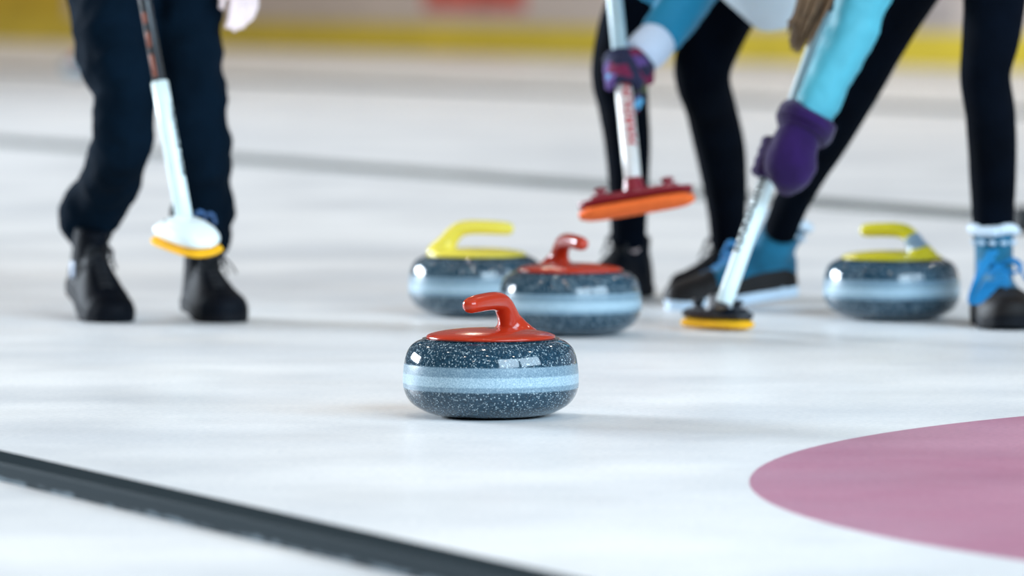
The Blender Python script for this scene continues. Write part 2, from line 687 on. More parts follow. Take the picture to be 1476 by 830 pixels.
def shaft_text(text, size, p0, p1, r, face, mat, parent, flip=False):
    """lettering wrapped on the shaft from p0 towards p1; face = direction the letters look"""
    cu = bpy.data.curves.new('lettering', 'FONT')
    cu.body = text
    cu.size = size
    cu.space_character = 1.12
    cu.offset = size * .05
    to = bpy.data.objects.new('tmp', cu)
    COL.objects.link(to)
    dg = bpy.context.evaluated_depsgraph_get()
    dg.update()
    me = bpy.data.meshes.new_from_object(to.evaluated_get(dg))
    bpy.data.objects.remove(to)
    bm = bmesh.new()
    bm.from_mesh(me)
    bmesh.ops.triangulate(bm, faces=bm.faces[:])
    xs = [q.co.x for q in bm.verts]
    ys = [q.co.y for q in bm.verts]
    x0, x1, y0, y1 = min(xs), max(xs), min(ys), max(ys)
    k = y0
    while k < y1:
        bmesh.ops.bisect_plane(bm, geom=bm.verts[:] + bm.edges[:] + bm.faces[:], plane_co=(0, k, 0), plane_no=(0, 1, 0))
        k += .0025
    ax = (p1 - p0)
    L = ax.length
    ax.normalize()
    fc = (face - ax * face.dot(ax)).normalized()
    sd = ax.cross(fc)
    mb = MB()
    bm.verts.index_update()
    vv = []
    for q in bm.verts:
        u = (q.co.x - x0) / (x1 - x0) * L
        w = (q.co.y - (y0 + y1) / 2) / r
        vv.append(p0 + ax * u + (fc * math.cos(w) - sd * math.sin(w) * (-1 if flip else 1)) * (r + .0008))
    mb.add(vv, [tuple(x.index for x in q.verts) for q in bm.faces])
    bm.free()
    bpy.data.meshes.remove(me)
    return build('lettering', mb, mat, parent, smooth=False)


def ray_len(a, b, t):
    return a + (b - a) * t


# broom of the standing curler ------------------------------------------------
ha, hb_ = at(269, 334, 11.38), at(207, -10, 11.50)
top = ha + (hb_ - ha) * 2.35
mid = ha + (hb_ - ha) * ((334 - 119) / 344.0)
bA = thing('curling_broom', 'broom with a white lower shaft and white head over the standing curler\'s shoe', 'broom', V((ha.x, ha.y, ha.z)))
tube(m := MB(), [ha, mid], [.0172], V((0, 1, 0)), 24, 3, .05)
build('lower_shaft', m, 'white_shaft', bA)
tube(m := MB(), [ray_len(ha, mid, .985), top], [.0125], V((0, 1, 0)), 20, 3, .3)
us = build('upper_shaft', m, 'dark_shaft', bA)
us['label'] = 'dark upper shaft with a rust red print'
ax = (top - ha).normalized()
m = MB()
for k, (s, l) in enumerate(((.012, .045), (.075, .03), (.125, .02))):
    a = mid + ax * s
    tube(m, [a + V((-.0050, -.0090, 0)), a + ax * l + V((-.0050, -.0090, 0))], [(.0062, .0042)], V((1, 0, 0)), 10, 2, .4)
build('print', m, 'rust', us)
lx = V((.090, -.115, -.026))
fr = frame_from(lx, V((-.12, -.10, 1)))
hm = Matrix.Translation(at(269, 344, 11.36)) @ fr.to_4x4()
m = MB()
sec = []
for i in range(15):
    t = -1 + 2 * i / 14
    s = math.sqrt(max(0, 1 - abs(t) ** 3.2))
    sec.append((V((t * .088, 0, .004 + .012 * (1 - t * t))), (max(.004, .047 * s), max(.003, (.016 + .012 * (1 - t * t)) * s))))
tube(m, [s[0] for s in sec], [s[1] for s in sec], V((0, 1, 0)), 24, 2, .2)
tube(m, [V((0, 0, .01)), V((0, 0, .035))], [.030, .02], V((0, 1, 0)), 20, 3, .3)
m.xf(hm)
build('head', m, 'head_white', bA)
m = MB()
sec = []
for i in range(15):
    t = -1 + 2 * i / 14
    s = math.sqrt(max(0, 1 - abs(t) ** 4))
    sec.append((V((t * .091, 0, -.0125)), (max(.004, .050 * s), max(.002, .010 * (s ** .5)))))
tube(m, [s[0] for s in sec], [s[1] for s in sec], V((0, 1, 0)), 24, 2, .2)
m.xf(hm)
pd = build('pad', m, 'pad_yellow', bA)
m = MB()
rbox(m, .022, .012, .012, .003, 2, hm @ Matrix.Translation((-.030, -.024, .030)) @ Matrix.Rotation(.5, 4, 'X'))
build('clip', m, 'head_black', bA, sharp=40)
shaft_text('BALANCE PLUS', .020, ray_len(ha, mid, .84), ray_len(ha, mid, .36), .0172, V((.93, -.36, 0)), 'ink', bA)


def knobbed_head(parent, hm, half, plate, pad, wid=.036, padth=.024):
    """flat plate with a socket, two knobs and a thick pad underneath; x along the head"""
    m = MB()
    sec = []
    for i in range(17):
        t = -1 + 2 * i / 16
        s = (max(0, 1 - abs(t) ** 6)) ** .5
        sec.append((V((t * half, 0, .010)), (max(.010, wid * s), .0085)))
    tube(m, [s[0] for s in sec], [s[1] for s in sec], V((0, 1, 0)), 20, 2, .3)
    rbox(m, half * 1.55, wid * 1.1, .010, .003, 2, Matrix.Translation((0, 0, .019)))
    m.xf(hm)
    build('plate', m, plate, parent, sharp=50)
    m = MB()
    tube(m, [V((0, 0, .018)), V((0, 0, .034)), V((0, 0, .050))], [(.026, .024), (.022, .021), (.019, .019)], V((1, 0, 0)), 20, 3, .1)
    m.xf(hm)
    build('socket', m, plate, parent)
    for sx in (-1, 1):
        m = MB()
        tube(m, [V((sx * half * .60, 0, .020)), V((sx * half * .60, 0, .030)), V((sx * half * .60, 0, .037))], [(.012, .012), (.0095, .0095), (.015, .014)], V((1, 0, 0)), 16, 2, .35)
        m.xf(hm)
        build('knob', m, plate, parent)
    m = MB()
    sec = []
    for i in range(17):
        t = -1 + 2 * i / 16
        s = (max(0, 1 - abs(t) ** 5)) ** .5
        sec.append((V((t * (half + .002), 0, -padth / 2 + .003)), (max(.012, (wid + .003) * s), padth / 2 * (.55 + .45 * s))))
    tube(m, [s[0] for s in sec], [s[1] for s in sec], V((0, 1, 0)), 20, 2, .3)
    m.xf(hm)
    build('pad', m, pad, parent)


# broom of the sweeper in the middle ------------------------------------------
b0, b1 = at(914, 276, 11.85), at(884, -20, 12.20)
topB = b0 + (b1 - b0) * 2.2
bB = thing('curling_broom', 'broom held above the ice with red head and orange pad, red lettering on its shaft', 'broom', b0)
gB = b0 + (b1 - b0) * ((276 - 100) / 296)
tube(m := MB(), [b0, gB], [.0180], V((0, 1, 0)), 24, 3, .05)
build('lower_shaft', m, 'ivory_shaft', bB)
tube(m := MB(), [ray_len(b0, gB, .98), topB], [.0165], V((0, 1, 0)), 20, 3, .3)
us = build('upper_shaft', m, 'pale_shaft', bB)
us['label'] = 'pale blue upper shaft'
lx = V((.237, -.02, .040))
fr = frame_from(lx, V((-.13, .30, 1)))
hmB = Matrix.Translation(at(917, 291, 11.83)) @ fr.to_4x4()
knobbed_head(bB, hmB, .118, 'head_red', 'pad_orange', .036, .028)
shaft_text('HARDLINE', .026, ray_len(b0, gB, .34), ray_len(b0, gB, .90), .0180, V((.25, -1, 0)), 'red_ink', bB)

# broom of the sweeper with the purple glove ------------------------------------
c0, c1 = at(1044, 436, 11.50), at(1197, 0, 11.62)
topC = c0 + (c1 - c0) * 1.55
bC = thing('curling_broom', 'broom resting on the ice with black head, yellow pad and white shaft', 'broom', ground(1036, 480))
cm = c0 + (c1 - c0) * ((436 - 228) / 436)
tube(m := MB(), [c0, cm], [.0172], V((0, 1, 0)), 24, 6, .1)
build('lower_shaft', m, 'white_shaft', bC)
tube(m := MB(), [ray_len(c0, cm, .98), topC], [.0150], V((0, 1, 0)), 24, 6, .1)
us = build('upper_shaft', m, 'pale_shaft', bC)
us['label'] = 'pale grey upper shaft'
lx = V((.130, -.110, 0))
fr = frame_from(lx, V((0, 0, 1)))
ctr = ground(1034, 476)
hmC = Matrix.Translation(V((ctr.x, ctr.y, .0225))) @ fr.to_4x4()
knobbed_head(bC, hmC, .085, 'head_black', 'pad_yellow', .034, .022)
tube(m := MB(), [V((ctr.x, ctr.y, .05)), c0 + (c1 - c0) * .02], [.016, .0185], V((0, 1, 0)), 20, 3, .1)
build('neck', m, 'head_black', bC)
shaft_text('HARDLINE', .026, ray_len(c0, c1, .16), ray_len(c0, c1, .41), .0172, V((-.80, -.60, 0)), 'ink', bC)

# ------------------------------------------------------------------ people


def px_path(rows):
    """rows (px, py, half width in px, Y[, depth ratio]) -> points and radii"""
    P = [at(r[0], r[1], r[3]) for r in rows]
    Q = [(r[2] * r[3] / F, r[2] * r[3] / F * (r[4] if len(r) > 4 else 1.05)) for r in rows]
    return P, Q


def shrink(Q, k):
    return [(a * k, c * k) for a, c in Q]


def finger(mb, pts, r0, r1, n=10):
    k = len(pts)
    tube(mb, pts, [r0 + (r1 - r0) * i / (k - 1) for i in range(k)], V((.3, .2, 1)).normalized(), n, 3, .9)


def grip_hand(mb, c, u, w, f, r, s=1.0, rf=.0095, wrist=None, wr=.026, sp=.0215, thumb_up=True):
    """hand closed on a shaft: c on the axis, u along the shaft, w from the axis to the knuckles, f the side the fingers come round"""
    u = u.normalized()
    w = (w - u * w.dot(u)).normalized()
    f = (f - u * f.dot(u) - w * f.dot(w)).normalized()
    lens = (205, 225, 215, 180)
    palm_c = c + w * (r + .022 * s)
    if wrist is None:
        wrist = c + w * .10 * s + u * .03
    for k in range(4):
        off = u * ((1.5 - k) * sp * s)
        pts = [wrist + (palm_c - wrist) * .45 + off * .6]
        for a in (5, 40, 75, 110, 145, 180, 215):
            a = 5 + (a - 5) * lens[k] / 215
            q = R(a)
            pts.append(c + off + (w * math.cos(q) + f * math.sin(q)) * (r + rf * s * .95))
        finger(mb, pts, rf * s * 1.15, rf * s * .85)
    # palm on the shaft's far side from the finger tips
    tube(mb, [wrist, wrist + (palm_c - wrist) * .5, palm_c], [(wr, wr * .8), (.036 * s, .020 * s), (.040 * s, .018 * s)], u, 16, 4, .6)
    # thumb leaves the side of the palm near the wrist and closes the other way round
    st = wrist + (palm_c - wrist) * .45 + u * (.024 * s)
    pts = [st]
    for a in (-20, -60, -100, -140):
        q = R(a)
        pts.append(c + u * (.030 * s) + (w * math.cos(q) + f * math.sin(q)) * (r + rf * s * 1.05))
    finger(mb, pts, rf * s * 1.35, rf * s * 1.0)


def hang_hand(mb, wrist, down, side, fwd, s=1.0):
    """relaxed hand: wrist point, down = towards the finger tips, side = towards the thumb, fwd = palm-curl direction"""
    down, side = down.normalized(), side.normalized()
    kn = wrist + down * .085 * s
    tube(mb, [wrist - down * .02, wrist + down * .03 * s, wrist + down * .06 * s, kn], [(.024 * s, .019 * s), (.033 * s, .017 * s), (.039 * s, .016 * s), (.038 * s, .013 * s)], side, 18, 4, .6)
    for k, L in enumerate((.066, .075, .070, .054)):
        o = side * ((1.5 - k) * .0195 * s)
        b_ = kn + o - down * .006
        p1 = b_ + down * L * .45 * s + fwd * .006 * s + o * .08
        p2 = b_ + down * L * .78 * s + fwd * .020 * s
        p3 = b_ + down * L * .97 * s + fwd * .036 * s
        finger(mb, [b_, p1, p2, p3], .0092 * s, .0070 * s)
    t0 = wrist + down * .022 * s + side * .020 * s
    finger(mb, [t0, t0 + side * .022 * s + down * .026 * s + fwd * .006, t0 + side * .030 * s + down * .052 * s + fwd * .012, t0 + side * .030 * s + down * .074 * s + fwd * .016], .0130 * s, .0085 * s)


def head(mb, c, face, up, s=1.0):
    """skull, jaw, nose, brow, ears; returns frame"""
    face = face.normalized()
    up = (up - face * up.dot(face)).normalized()
    rt = face.cross(up)
    fr3 = Matrix((rt, face, up)).transposed()
    ellipsoid(mb, c + up * .025 * s, (.074 * s, .092 * s, .092 * s), fr3)
    ellipsoid(mb, c - up * .045 * s + face * .020 * s, (.056 * s, .062 * s, .062 * s), fr3)
    tube(mb, [c + face * .083 * s + up * .012 * s, c + face * .100 * s - up * .012 * s, c + face * .104 * s - up * .026 * s], [.009 * s, .012 * s, .013 * s], rt, 12, 3, .8)
    for k in (-1, 1):
        ellipsoid(mb, c + rt * .076 * s * k - face * .005 * s - up * .005 * s, (.009 * s, .020 * s, .031 * s), fr3, 12, 8)
        ellipsoid(mb, c + rt * .030 * s * k + face * .080 * s + up * .022 * s, (.022 * s, .010 * s, .006 * s), fr3, 12, 8)
    for q in (-.052, -.062):
        ellipsoid(mb, c + face * .080 * s + up * q * s, (.024 * s, .008 * s, .0055 * s), fr3, 12, 8)
    return fr3


def eyes(c, fr3, s, parent):
    for k in (-1, 1):
        m = MB()
        ellipsoid(m, c + fr3 @ V((.030 * s * k, .079 * s, .004 * s)), (.012 * s, .010 * s, .008 * s), fr3, 12, 8)
        build('eye', m, 'eye', parent)


def shoe(parent, ankle_at, heading, pitch, L, W, Ht, mats, laces='lace_black', ankle=None, boot=0.0, sole_h=.024, lean=0.0, toe_cap=None, name='shoe', toe_start=.80):
    """ankle_at = (photo column, Y) of the ankle; heading = unit direction to the toe; pitch lifts the heel. Local x to the toe."""
    x = V((heading[0], heading[1], 0)).normalized()
    y = V((-x.y, x.x, 0))
    a_ = at(ankle_at[0], 400, ankle_at[1])
    origin = V((a_.x, a_.y, 0)) + x * (.46 * L)
    rot = Matrix((x, y, V((0, 0, 1)))).transposed()
    mt = Matrix.Translation(origin) @ rot.to_4x4() @ Matrix.Translation((L * .10, 0, 0)) @ Matrix.Rotation(pitch, 4, 'Y') @ Matrix.Translation((-L * .10, 0, 0))
    def foot(t):   # half width along the sole, 0 heel .. 1 toe
        pts = [(.0, .30), (.05, .62), (.15, .76), (.35, .74), (.55, .90), (.70, 1.0), (.85, .90), (.95, .62), (1.0, .28)]
        for (a, p), (b_, q) in zip(pts, pts[1:]):
            if t <= b_:
                return (p + (q - p) * (t - a) / (b_ - a)) * W / 2
        return .28 * W / 2
    X = lambda t: (t - .66) * L
    # sole
    n = 40
    v, f = [], []
    for lev, (z, g) in enumerate(((0.0, .97), (.004, 1.0), (sole_h - .003, 1.03), (sole_h, 1.0))):
        for i in range(n):
            t = i / (n - 1)
            t = .5 - .5 * math.cos(PI * t)
            spring = .010 * max(0, (t - .75) / .25) ** 2
            v.append((X(t), foot(t) * g, z + spring))
        for i in range(n - 1, -1, -1):
            t = .5 - .5 * math.cos(PI * i / (n - 1))
            spring = .010 * max(0, (t - .75) / .25) ** 2
            v.append((X(t), -foot(t) * g, z + spring))
    k = 2 * n
    for lev in range(3):
        for j in range(k):
            f.append((lev * k + j, lev * k + (j + 1) % k, (lev + 1) * k + (j + 1) % k, (lev + 1) * k + j))
    f.append(tuple(range(k - 1, -1, -1)))
    f.append(tuple(3 * k + j for j in range(k)))
    m = MB().add(v, f).xf(mt)
    up_h = [(.0, .55), (.04, .80), (.12, 1.0), (.28, 1.0), (.40, .93), (.52, .74), (.64, .58), (.76, .48), (.87, .42), (.95, .33), (1.0, .16)]
    sec = []
    N = 26
    def hgt(t):
        for (a, p), (b_, q) in zip(up_h, up_h[1:]):
            if t <= b_:
                return (p + (q - p) * (t - a) / (b_ - a)) * Ht
        return .16 * Ht
    v, f = [], []
    na = 20
    for i in range(N + 1):
        t = .008 + .98 * i / N
        hw = foot(t) * .97
        h = hgt(t)
        spring = .010 * max(0, (t - .75) / .25) ** 2
        for j in range(na):
            w = PI * j / (na - 1)
            c_, s_ = math.cos(w), math.sin(w)
            top = 1 - .35 * max(0, 1 - abs((t - .2) / .5)) * s_
            v.append((X(t) - .012 * s_ * (1 if t < .12 else 0), hw * math.copysign(abs(c_) ** .75, c_) * top, sole_h * .8 + spring + h * abs(s_) ** .85))
    for i in range(N):
        for j in range(na - 1):
            f.append((i * na + j, (i + 1) * na + j, (i + 1) * na + j + 1, i * na + j + 1))
        f.append((i * na + na - 1, (i + 1) * na + na - 1, (i + 1) * na, i * na))
    f.append(tuple(range(na)))
    f.append(tuple(N * na + j for j in range(na - 1, -1, -1)))
    um = MB().add(v, f)
    if boot:
        tube(um, [V((X(.22), 0, .05)), V((X(.215) - lean * .4, 0, .05 + boot * .5)), V((X(.20) - lean, 0, .05 + boot))], [(.056, .042), (.047, .040), (.047, .041)], V((1, 0, 0)), 24, 5, .2)
    else:
        tube(um, [V((X(.20), 0, .05)), V((X(.19), 0, Ht + .045))], [(.055, .040), (.044, .037)], V((1, 0, 0)), 24, 4, .2)
    um = fuse(um, .0042, 3)
    um.xf(mt)
    sh = build(name, um, mats[0], parent)
    build('sole', m, mats[1], sh, sharp=50)
    if toe_cap:
        v2, f2 = [], []
        ts = [toe_start + (.995 - toe_start) * i / 10 for i in range(11)]
        for t in ts:
            hw = foot(t) * 1.0
            h = hgt(t) * 1.03
            spring = .010 * max(0, (t - .75) / .25) ** 2
            for j in range(na):
                w = PI * j / (na - 1)
                c_, s_ = math.cos(w), math.sin(w)
                v2.append((X(t) + .003, hw * math.copysign(abs(c_) ** .75, c_) * 1.02, sole_h * .8 + spring + (h + .002) * abs(s_) ** .85))
        for i in range(10):
            for j in range(na - 1):
                f2.append((i * na + j, (i + 1) * na + j, (i + 1) * na + j + 1, i * na + j + 1))
        f2.append(tuple(10 * na + j for j in range(na - 1, -1, -1)))
        build('toe_cap', MB().add(v2, f2).xf(mt), toe_cap, sh)
    if boot > .09:
        # dark leather band round the foot above the sole
        v3, f3 = [], []
        for i in range(13):
            t = .012 + (toe_start + .02 - .012) * i / 12
            hw = foot(t) * .97
            h = hgt(t)
            for sgn in (1, -1):
                for j in range(4):
                    w = .36 * j / 3
                    c_, s_ = math.cos(w), math.sin(w)
                    v3.append((X(t) - .002, sgn * (hw * abs(c_) ** .75 + .0028), sole_h * .8 + h * abs(s_) ** .85))
        for i in range(12):
            for q in (0, 4):
                for j in range(3):
                    f3.append((i * 8 + q + j, (i + 1) * 8 + q + j, (i + 1) * 8 + q + j + 1, i * 8 + q + j + 1))
        for j in range(3):
            f3.append((j, j + 1, 5 + j, 4 + j))
        build('side_panel', MB().add(v3, f3).xf(mt), toe_cap, sh)
    # laces
    lm = MB()
    lr = .0028 if laces == 'lace_black' else .0034
    rows = 6
    for i in range(rows):
        t = .40 + .28 * i / (rows - 1)
        h = sole_h * .8 + hgt(t)
        hw = foot(t) * .42
        t2 = t + .04
        h2 = sole_h * .8 + hgt(t2)
        for sgn in (-1, 1):
            tube(lm, [V((X(t), -hw * sgn, h - .010)), V((X((t + t2) / 2), 0, (h + h2) / 2 + .002)), V((X(t2), hw * sgn, h2 - .010))], [lr], V((0, 0, 1)), 8, 4, .5)
    t = .38
    hb0 = V((X(t), 0, sole_h * .8 + hgt(t) + .004))
    for sgn in (-1, 1):
        q = .045 if laces == 'lace_blue' else .028
        tube(lm, [hb0, hb0 + V((.012, sgn * q * .6, .014)), hb0 + V((.02, sgn * q, .002)), hb0 + V((.025, sgn * q * .7, -.014)), hb0 + V((.006, 0, 0))], [lr], V((0, 0, 1)), 8, 5, .5)
        tube(lm, [hb0, hb0 + V((.02, sgn * q * .65, .008)), hb0 + V((.034, sgn * q * 1.2, -.030))], [lr], V((0, 0, 1)), 8, 5, .5)
    lm.xf(mt)
    build('laces', lm, laces, sh)
    return sh, mt, X, hgt


def person(label, base):
    t = thing('person', label, 'person', base)
    return t


def boot_extras(sh, mt, X, lean, boot):
    """fleece collar and white stitched dashes"""
    ang = math.atan2(lean, boot)
    piv = Matrix.Translation((X(.205), 0, .05))
    tl = mt @ piv @ Matrix.Rotation(-ang, 4, 'Y') @ piv.inverted()
    zt = .05 + math.hypot(lean, boot) - .002
    m = MB()
    n = 48
    pts = []
    for i in range(n + 1):
        w = 2 * PI * i / n
        pts.append(V((X(.20) + .0475 * math.cos(w), .0440 * math.sin(w), zt + .003 * math.sin(3 * w))))
    tube(m, pts, [.0110], V((0, 0, 1)), 14, 1, 0, .28, 90)
    m.xf(tl)
    build('fleece_collar', m, 'fleece', sh)
    m = MB()
    for i in range(11):
        w = 2 * PI * i / 11 + .3
        ellipsoid(m, V((X(.203) + .0470 * math.cos(w), .0410 * math.sin(w), zt - .026)), (.0080, .0080, .0052), None, 10, 6)
    m.xf(tl)
    build('stitched_dashes', m, 'white_sole', sh)


def foot_in(mb, mt, X, top):
    tube(mb, [top, mt @ V((X(.20), 0, .085)), mt @ V((X(.27), 0, .058)), mt @ V((X(.50), 0, .046)), mt @ V((X(.78), 0, .036))], [.027, .026, .027, .024, .018], V((1, 0, 0)), 14, 3, .8)


# ---- standing curler in navy trousers
A = person('standing curler in loose navy trousers and black lace-up shoes, bare hand hanging', V((ground(215, 466).x, ground(215, 466).y, 0)))
LA = [(158, -110, 60, 12.06), (157, -60, 61, 12.05), (158, 0, 60, 12.02), (162, 50, 58, 11.97), (168, 92, 54, 11.93), (177, 122, 46, 11.91), (180, 150, 43, 11.90), (176, 200, 46, 11.94), (163, 250, 43, 12.02), (151, 278, 43, 12.08), (136, 303, 46, 12.12), (127, 322, 41, 12.13), (131, 340, 34, 12.13), (134, 350, 30, 12.13)]
RA = [(266, -110, 56, 12.1), (267, -60, 54, 12.1), (268, 0, 52, 12.08), (271, 60, 51, 12.05), (274, 100, 50, 12.02), (277, 150, 50, 12.0), (286, 200, 46, 12.0), (293, 250, 43, 12.05), (296, 282, 42, 12.08), (294, 305, 46, 12.10), (292, 325, 45, 12.11), (298, 345, 36, 12.12), (296, 362, 29, 12.12)]
tm = MB()
for rows in (LA, RA):
    P, Q = px_path(rows)
    tube(tm, P, Q, V((1, 0, 0)), 40, 8, .3, .15, 14, 1.3, rows[0][0])
P, Q = px_path([(212, -85, 104, 12.08, .8), (212, -140, 106, 12.1, .8), (212, -215, 92, 12.12, .8)])
tube(tm, P, Q, V((1, 0, 0)), 32, 6, .4)
tr = build('trousers', fuse(tm, .007, 2), 'navy', A)
m = MB()
for (px, py, rr) in ((288, 312, 8), (302, 315, 8)):
    pc = at(px, py, 11.90)
    e = MB()
    tube(e, [at(px - rr, py + 6, 11.915), at(px - rr * .5, py - 6, 11.89), at(px + rr * .6, py - 5, 11.89), at(px + rr, py + 6, 11.91)], [.0035], V((0, 0, 1)), 8, 5, .5)
    m.add(e.v, e.f)
build('hem_print', m, 'reflector', tr)
# shoes: the one on the left pushes off its toe
s1, mt, X, hg = shoe(A, (124, 12.13), (.36, -1), R(17), .285, .118, .104, ('shoe_black', 'shoe_dull'), sole_h=.022, toe_cap='shoe_black')
tg = MB()
rbox(tg, .022, .004, .034, .0015, 2, mt @ Matrix.Translation((X(.30), -.0455, .070)) @ Matrix.Rotation(R(-20), 4, 'Y'))
build('tag', tg, 'tag', s1, sharp=40)
s2, mt2, X2, hg = shoe(A, (290, 12.12), (.33, -1), R(5), .285, .114, .104, ('shoe_black', 'shoe_dull'), sole_h=.022, toe_cap='shoe_black')
# loose lace end
m = MB()
tube(m, [at(300, 372, 11.93), at(318, 370, 11.90), at(330, 378, 11.88), at(341, 394, 11.88)], [.0022], V((0, 0, 1)), 8, 6, .5)
build('lace_end', m, 'lace_black', s2)
for (px, py, Yc) in ((119, 349, 12.115), (283, 371, 12.085)):
    m = MB()
    ellipsoid(m, at(px, py, Yc), (.014, .010, .009))
    build('sock', m, 'sock', A)
# body: one continuous surface
bm_ = MB()
foot_in(bm_, mt, X, px_path(LA)[0][-1])
foot_in(bm_, mt2, X2, px_path(RA)[0][-1])
for rows, k in ((LA, .72), (RA, .72)):
    P, Q = px_path(rows)
    tube(bm_, P, shrink(Q, k), V((1, 0, 0)), 16, 3, .5)
P, Q = px_path([(212, -90, 92, 12.1, .75), (212, -200, 82, 12.12, .75), (212, -300, 92, 12.12, .65), (212, -390, 110, 12.12, .55), (212, -425, 70, 12.12, .6)])
tube(bm_, P, Q, V((1, 0, 0)), 24, 4, .6)
nk = at(212, -440, 12.10)
hd = at(212, -520, 12.06)
tube(bm_, [nk - V((0, 0, .04)), nk + V((0, 0, .05)), hd], [.050, .047, .05], V((1, 0, 0)), 16, 3, .5)
hf = head(bm_, hd, V((.10, -1, -.12)), V((0, 0, 1)), .98)
shL, elL, wrL = at(318, -395, 12.12), at(350, -215, 12.12), at(352, -52, 12.02)
tube(bm_, [shL, elL, wrL], [.036, .028, .022], V((1, 0, 0)), 16, 4, .6)
hang_hand(bm_, wrL, V((-.012, -.01, -1)), V((-.86, -.50, -.05)), V((-.35, -.6, 0)), .92)
shR, elR = at(106, -395, 12.12), at(70, -225, 12.02)
axA = (top - ha).normalized()
gA = ha + axA * ((at(0, -205, 11.55).z - ha.z) / axA.z)
wrR = gA + V((-.075, .035, -.01))
tube(bm_, [shR, elR, wrR], [.036, .028, .022], V((1, 0, 0)), 16, 4, .6)
grip_hand(bm_, gA, axA, V((-1, .35, 0)), V((0, -1, 0)), .0125, .9, .0095, wrR, .024)
ba = build('body', fuse(bm_, .0045, 3), 'skin', A)
eyes(hd, hf, .98, ba)
jm = MB()
P, Q = px_path([(212, -135, 116, 12.1, .78), (212, -200, 104, 12.12, .78), (212, -300, 106, 12.12, .72), (212, -385, 122, 12.12, .62), (212, -428, 62, 12.12, .8)])
tube(jm, P, Q, V((1, 0, 0)), 32, 5, .3, .05, 9)
for s_, e_, w_ in ((shL, elL, wrL + V((0, 0, .012))), (shR, elR, wrR + (elR - wrR) * .16)):
    tube(jm, [s_, (s_ + e_) / 2, e_, (e_ + w_) / 2, w_], [.068, .060, .054, .047, .040], V((1, 0, 0)), 24, 5, .2, .06, 14)
for q in (shL, shR):
    ellipsoid(jm, q + V((0, 0, -.005)), (.070, .066, .070))
tube(jm, [shL + V((-.03, 0, .02)), at(212, -425, 12.12), shR + V((.03, 0, .02))], [.045, .062, .045], V((0, 1, 0)), 20, 5, .8)
ja = build('jacket', fuse(jm, .008, 5), 'navy', A)
m = MB()
tube(m, [wrL + V((0, 0, .035)), wrL + V((0, 0, -.006))], [.041, .038], V((1, 0, 0)), 24, 4, .2)
build('cuff', m, 'cuff', ja)
hm_ = MB()
ellipsoid(hm_, hd + V((0, .018, .045)), (.086, .098, .088))
ellipsoid(hm_, hd + V((0, .055, -.005)), (.080, .062, .085))
build('hair', fuse(hm_, .006, 3), 'dark_hair', A)
# ---- sweeper in the middle
B = person('leaning sweeper in black leggings with blue sleeve, white cuff and patterned glove', V((ground(975, 430).x, ground(975, 430).y, 0)))
LB = [(985, -130, 62, 12.85), (955, -60, 57, 12.75), (930, -10, 51, 12.65), (906, 50, 46, 12.58), (894, 105, 42, 12.55), (898, 150, 37, 12.62), (904, 200, 34, 12.70), (906, 260, 30, 12.78), (906, 310, 27, 12.84), (906, 350, 26, 12.86)]
RB = [(1092, -130, 62, 12.85), (1073, -60, 56, 12.75), (1049, 0, 50, 12.68), (1026, 55, 45, 12.62), (1012, 105, 41, 12.60), (1024, 155, 37, 12.68), (1036, 205, 37, 12.76), (1044, 260, 33, 12.84), (1048, 310, 28, 12.90), (1049, 355, 25, 12.93)]
tm = MB()
for rows in (LB, RB):
    P, Q = px_path(rows)
    tube(tm, P, Q, V((1, 0, 0)), 32, 6, .3, .02, 10)
P, Q = px_path([(1040, -120, 110, 12.85, .9), (1052, -180, 108, 12.85, .9), (1050, -225, 98, 12.75, .9)])
tube(tm, P, Q, V((1, 0, 0)), 32, 6, .5)
build('leggings', fuse(tm, .007, 3), 'black_legging', B)
sB, mt, X, hg = shoe(B, (912, 12.90), (-.55, -1), R(1), .28, .112, .112, ('shoe_black', 'shoe_dull'), boot=.085, sole_h=.024, toe_cap='shoe_black')
sB, mt2, X2, hg = shoe(B, (1057, 12.98), (-.8, -1), R(1), .27, .106, .100, ('shoe_black', 'white_sole'), boot=.06, sole_h=.022)
bm_ = MB()
foot_in(bm_, mt, X, px_path(LB)[0][-1])
foot_in(bm_, mt2, X2, px_path(RB)[0][-1])
for rows in (LB, RB):
    P, Q = px_path(rows)
    tube(bm_, P, shrink(Q, .82), V((1, 0, 0)), 16, 3, .5)
P, Q = px_path([(1048, -170, 92, 12.85, .9), (1046, -225, 88, 12.62, .8), (1038, -262, 94, 12.36, .7), (1030, -285, 84, 12.22, .7)])
tube(bm_, P, Q, V((1, 0, 0)), 24, 4, .6)
nk = at(1024, -296, 12.08)
hd = at(1016, -306, 11.92)
tube(bm_, [at(1030, -285, 12.2), nk, hd], [.05, .046, .05], V((1, 0, 0)), 16, 3, .5)
hf = head(bm_, hd, V((-.2, -.75, -.65)), V((0, -.6, .8)), .96)
sh1, el1, wr1 = at(1075, -235, 12.32), at(1022, -75, 12.28), at(930, 78, 12.10)
sh2, el2, wr2 = at(968, -240, 12.34), at(955, -40, 12.42), at(900, -85, 12.30)
axB = (topB - b0).normalized()
gb = b0 + (b1 - b0) * ((276 - 108) / 296)
gb2 = b0 + (b1 - b0) * ((276 + 95) / 296)
wr2 = gb2 + V((.07, .05, .0))
tube(bm_, [sh1, el1, wr1], [.036, .028, .022], V((1, 0, 0)), 16, 4, .6)
tube(bm_, [sh2, el2, wr2], [.036, .028, .022], V((1, 0, 0)), 16, 4, .6)
grip_hand(bm_, gb2, axB, V((1, .5, 0)), V((-.3, -1, 0)), .0165, .92, .0095, wr2, .024)
grip_hand(bm_, gb, axB, V((.8, .45, .5)), V((-.45, -1, 0)), .0180, .80, .0070, wr1, .022)
bb = build('body', fuse(bm_, .005, 3), 'skin', B)
eyes(hd, hf, .96, bb)
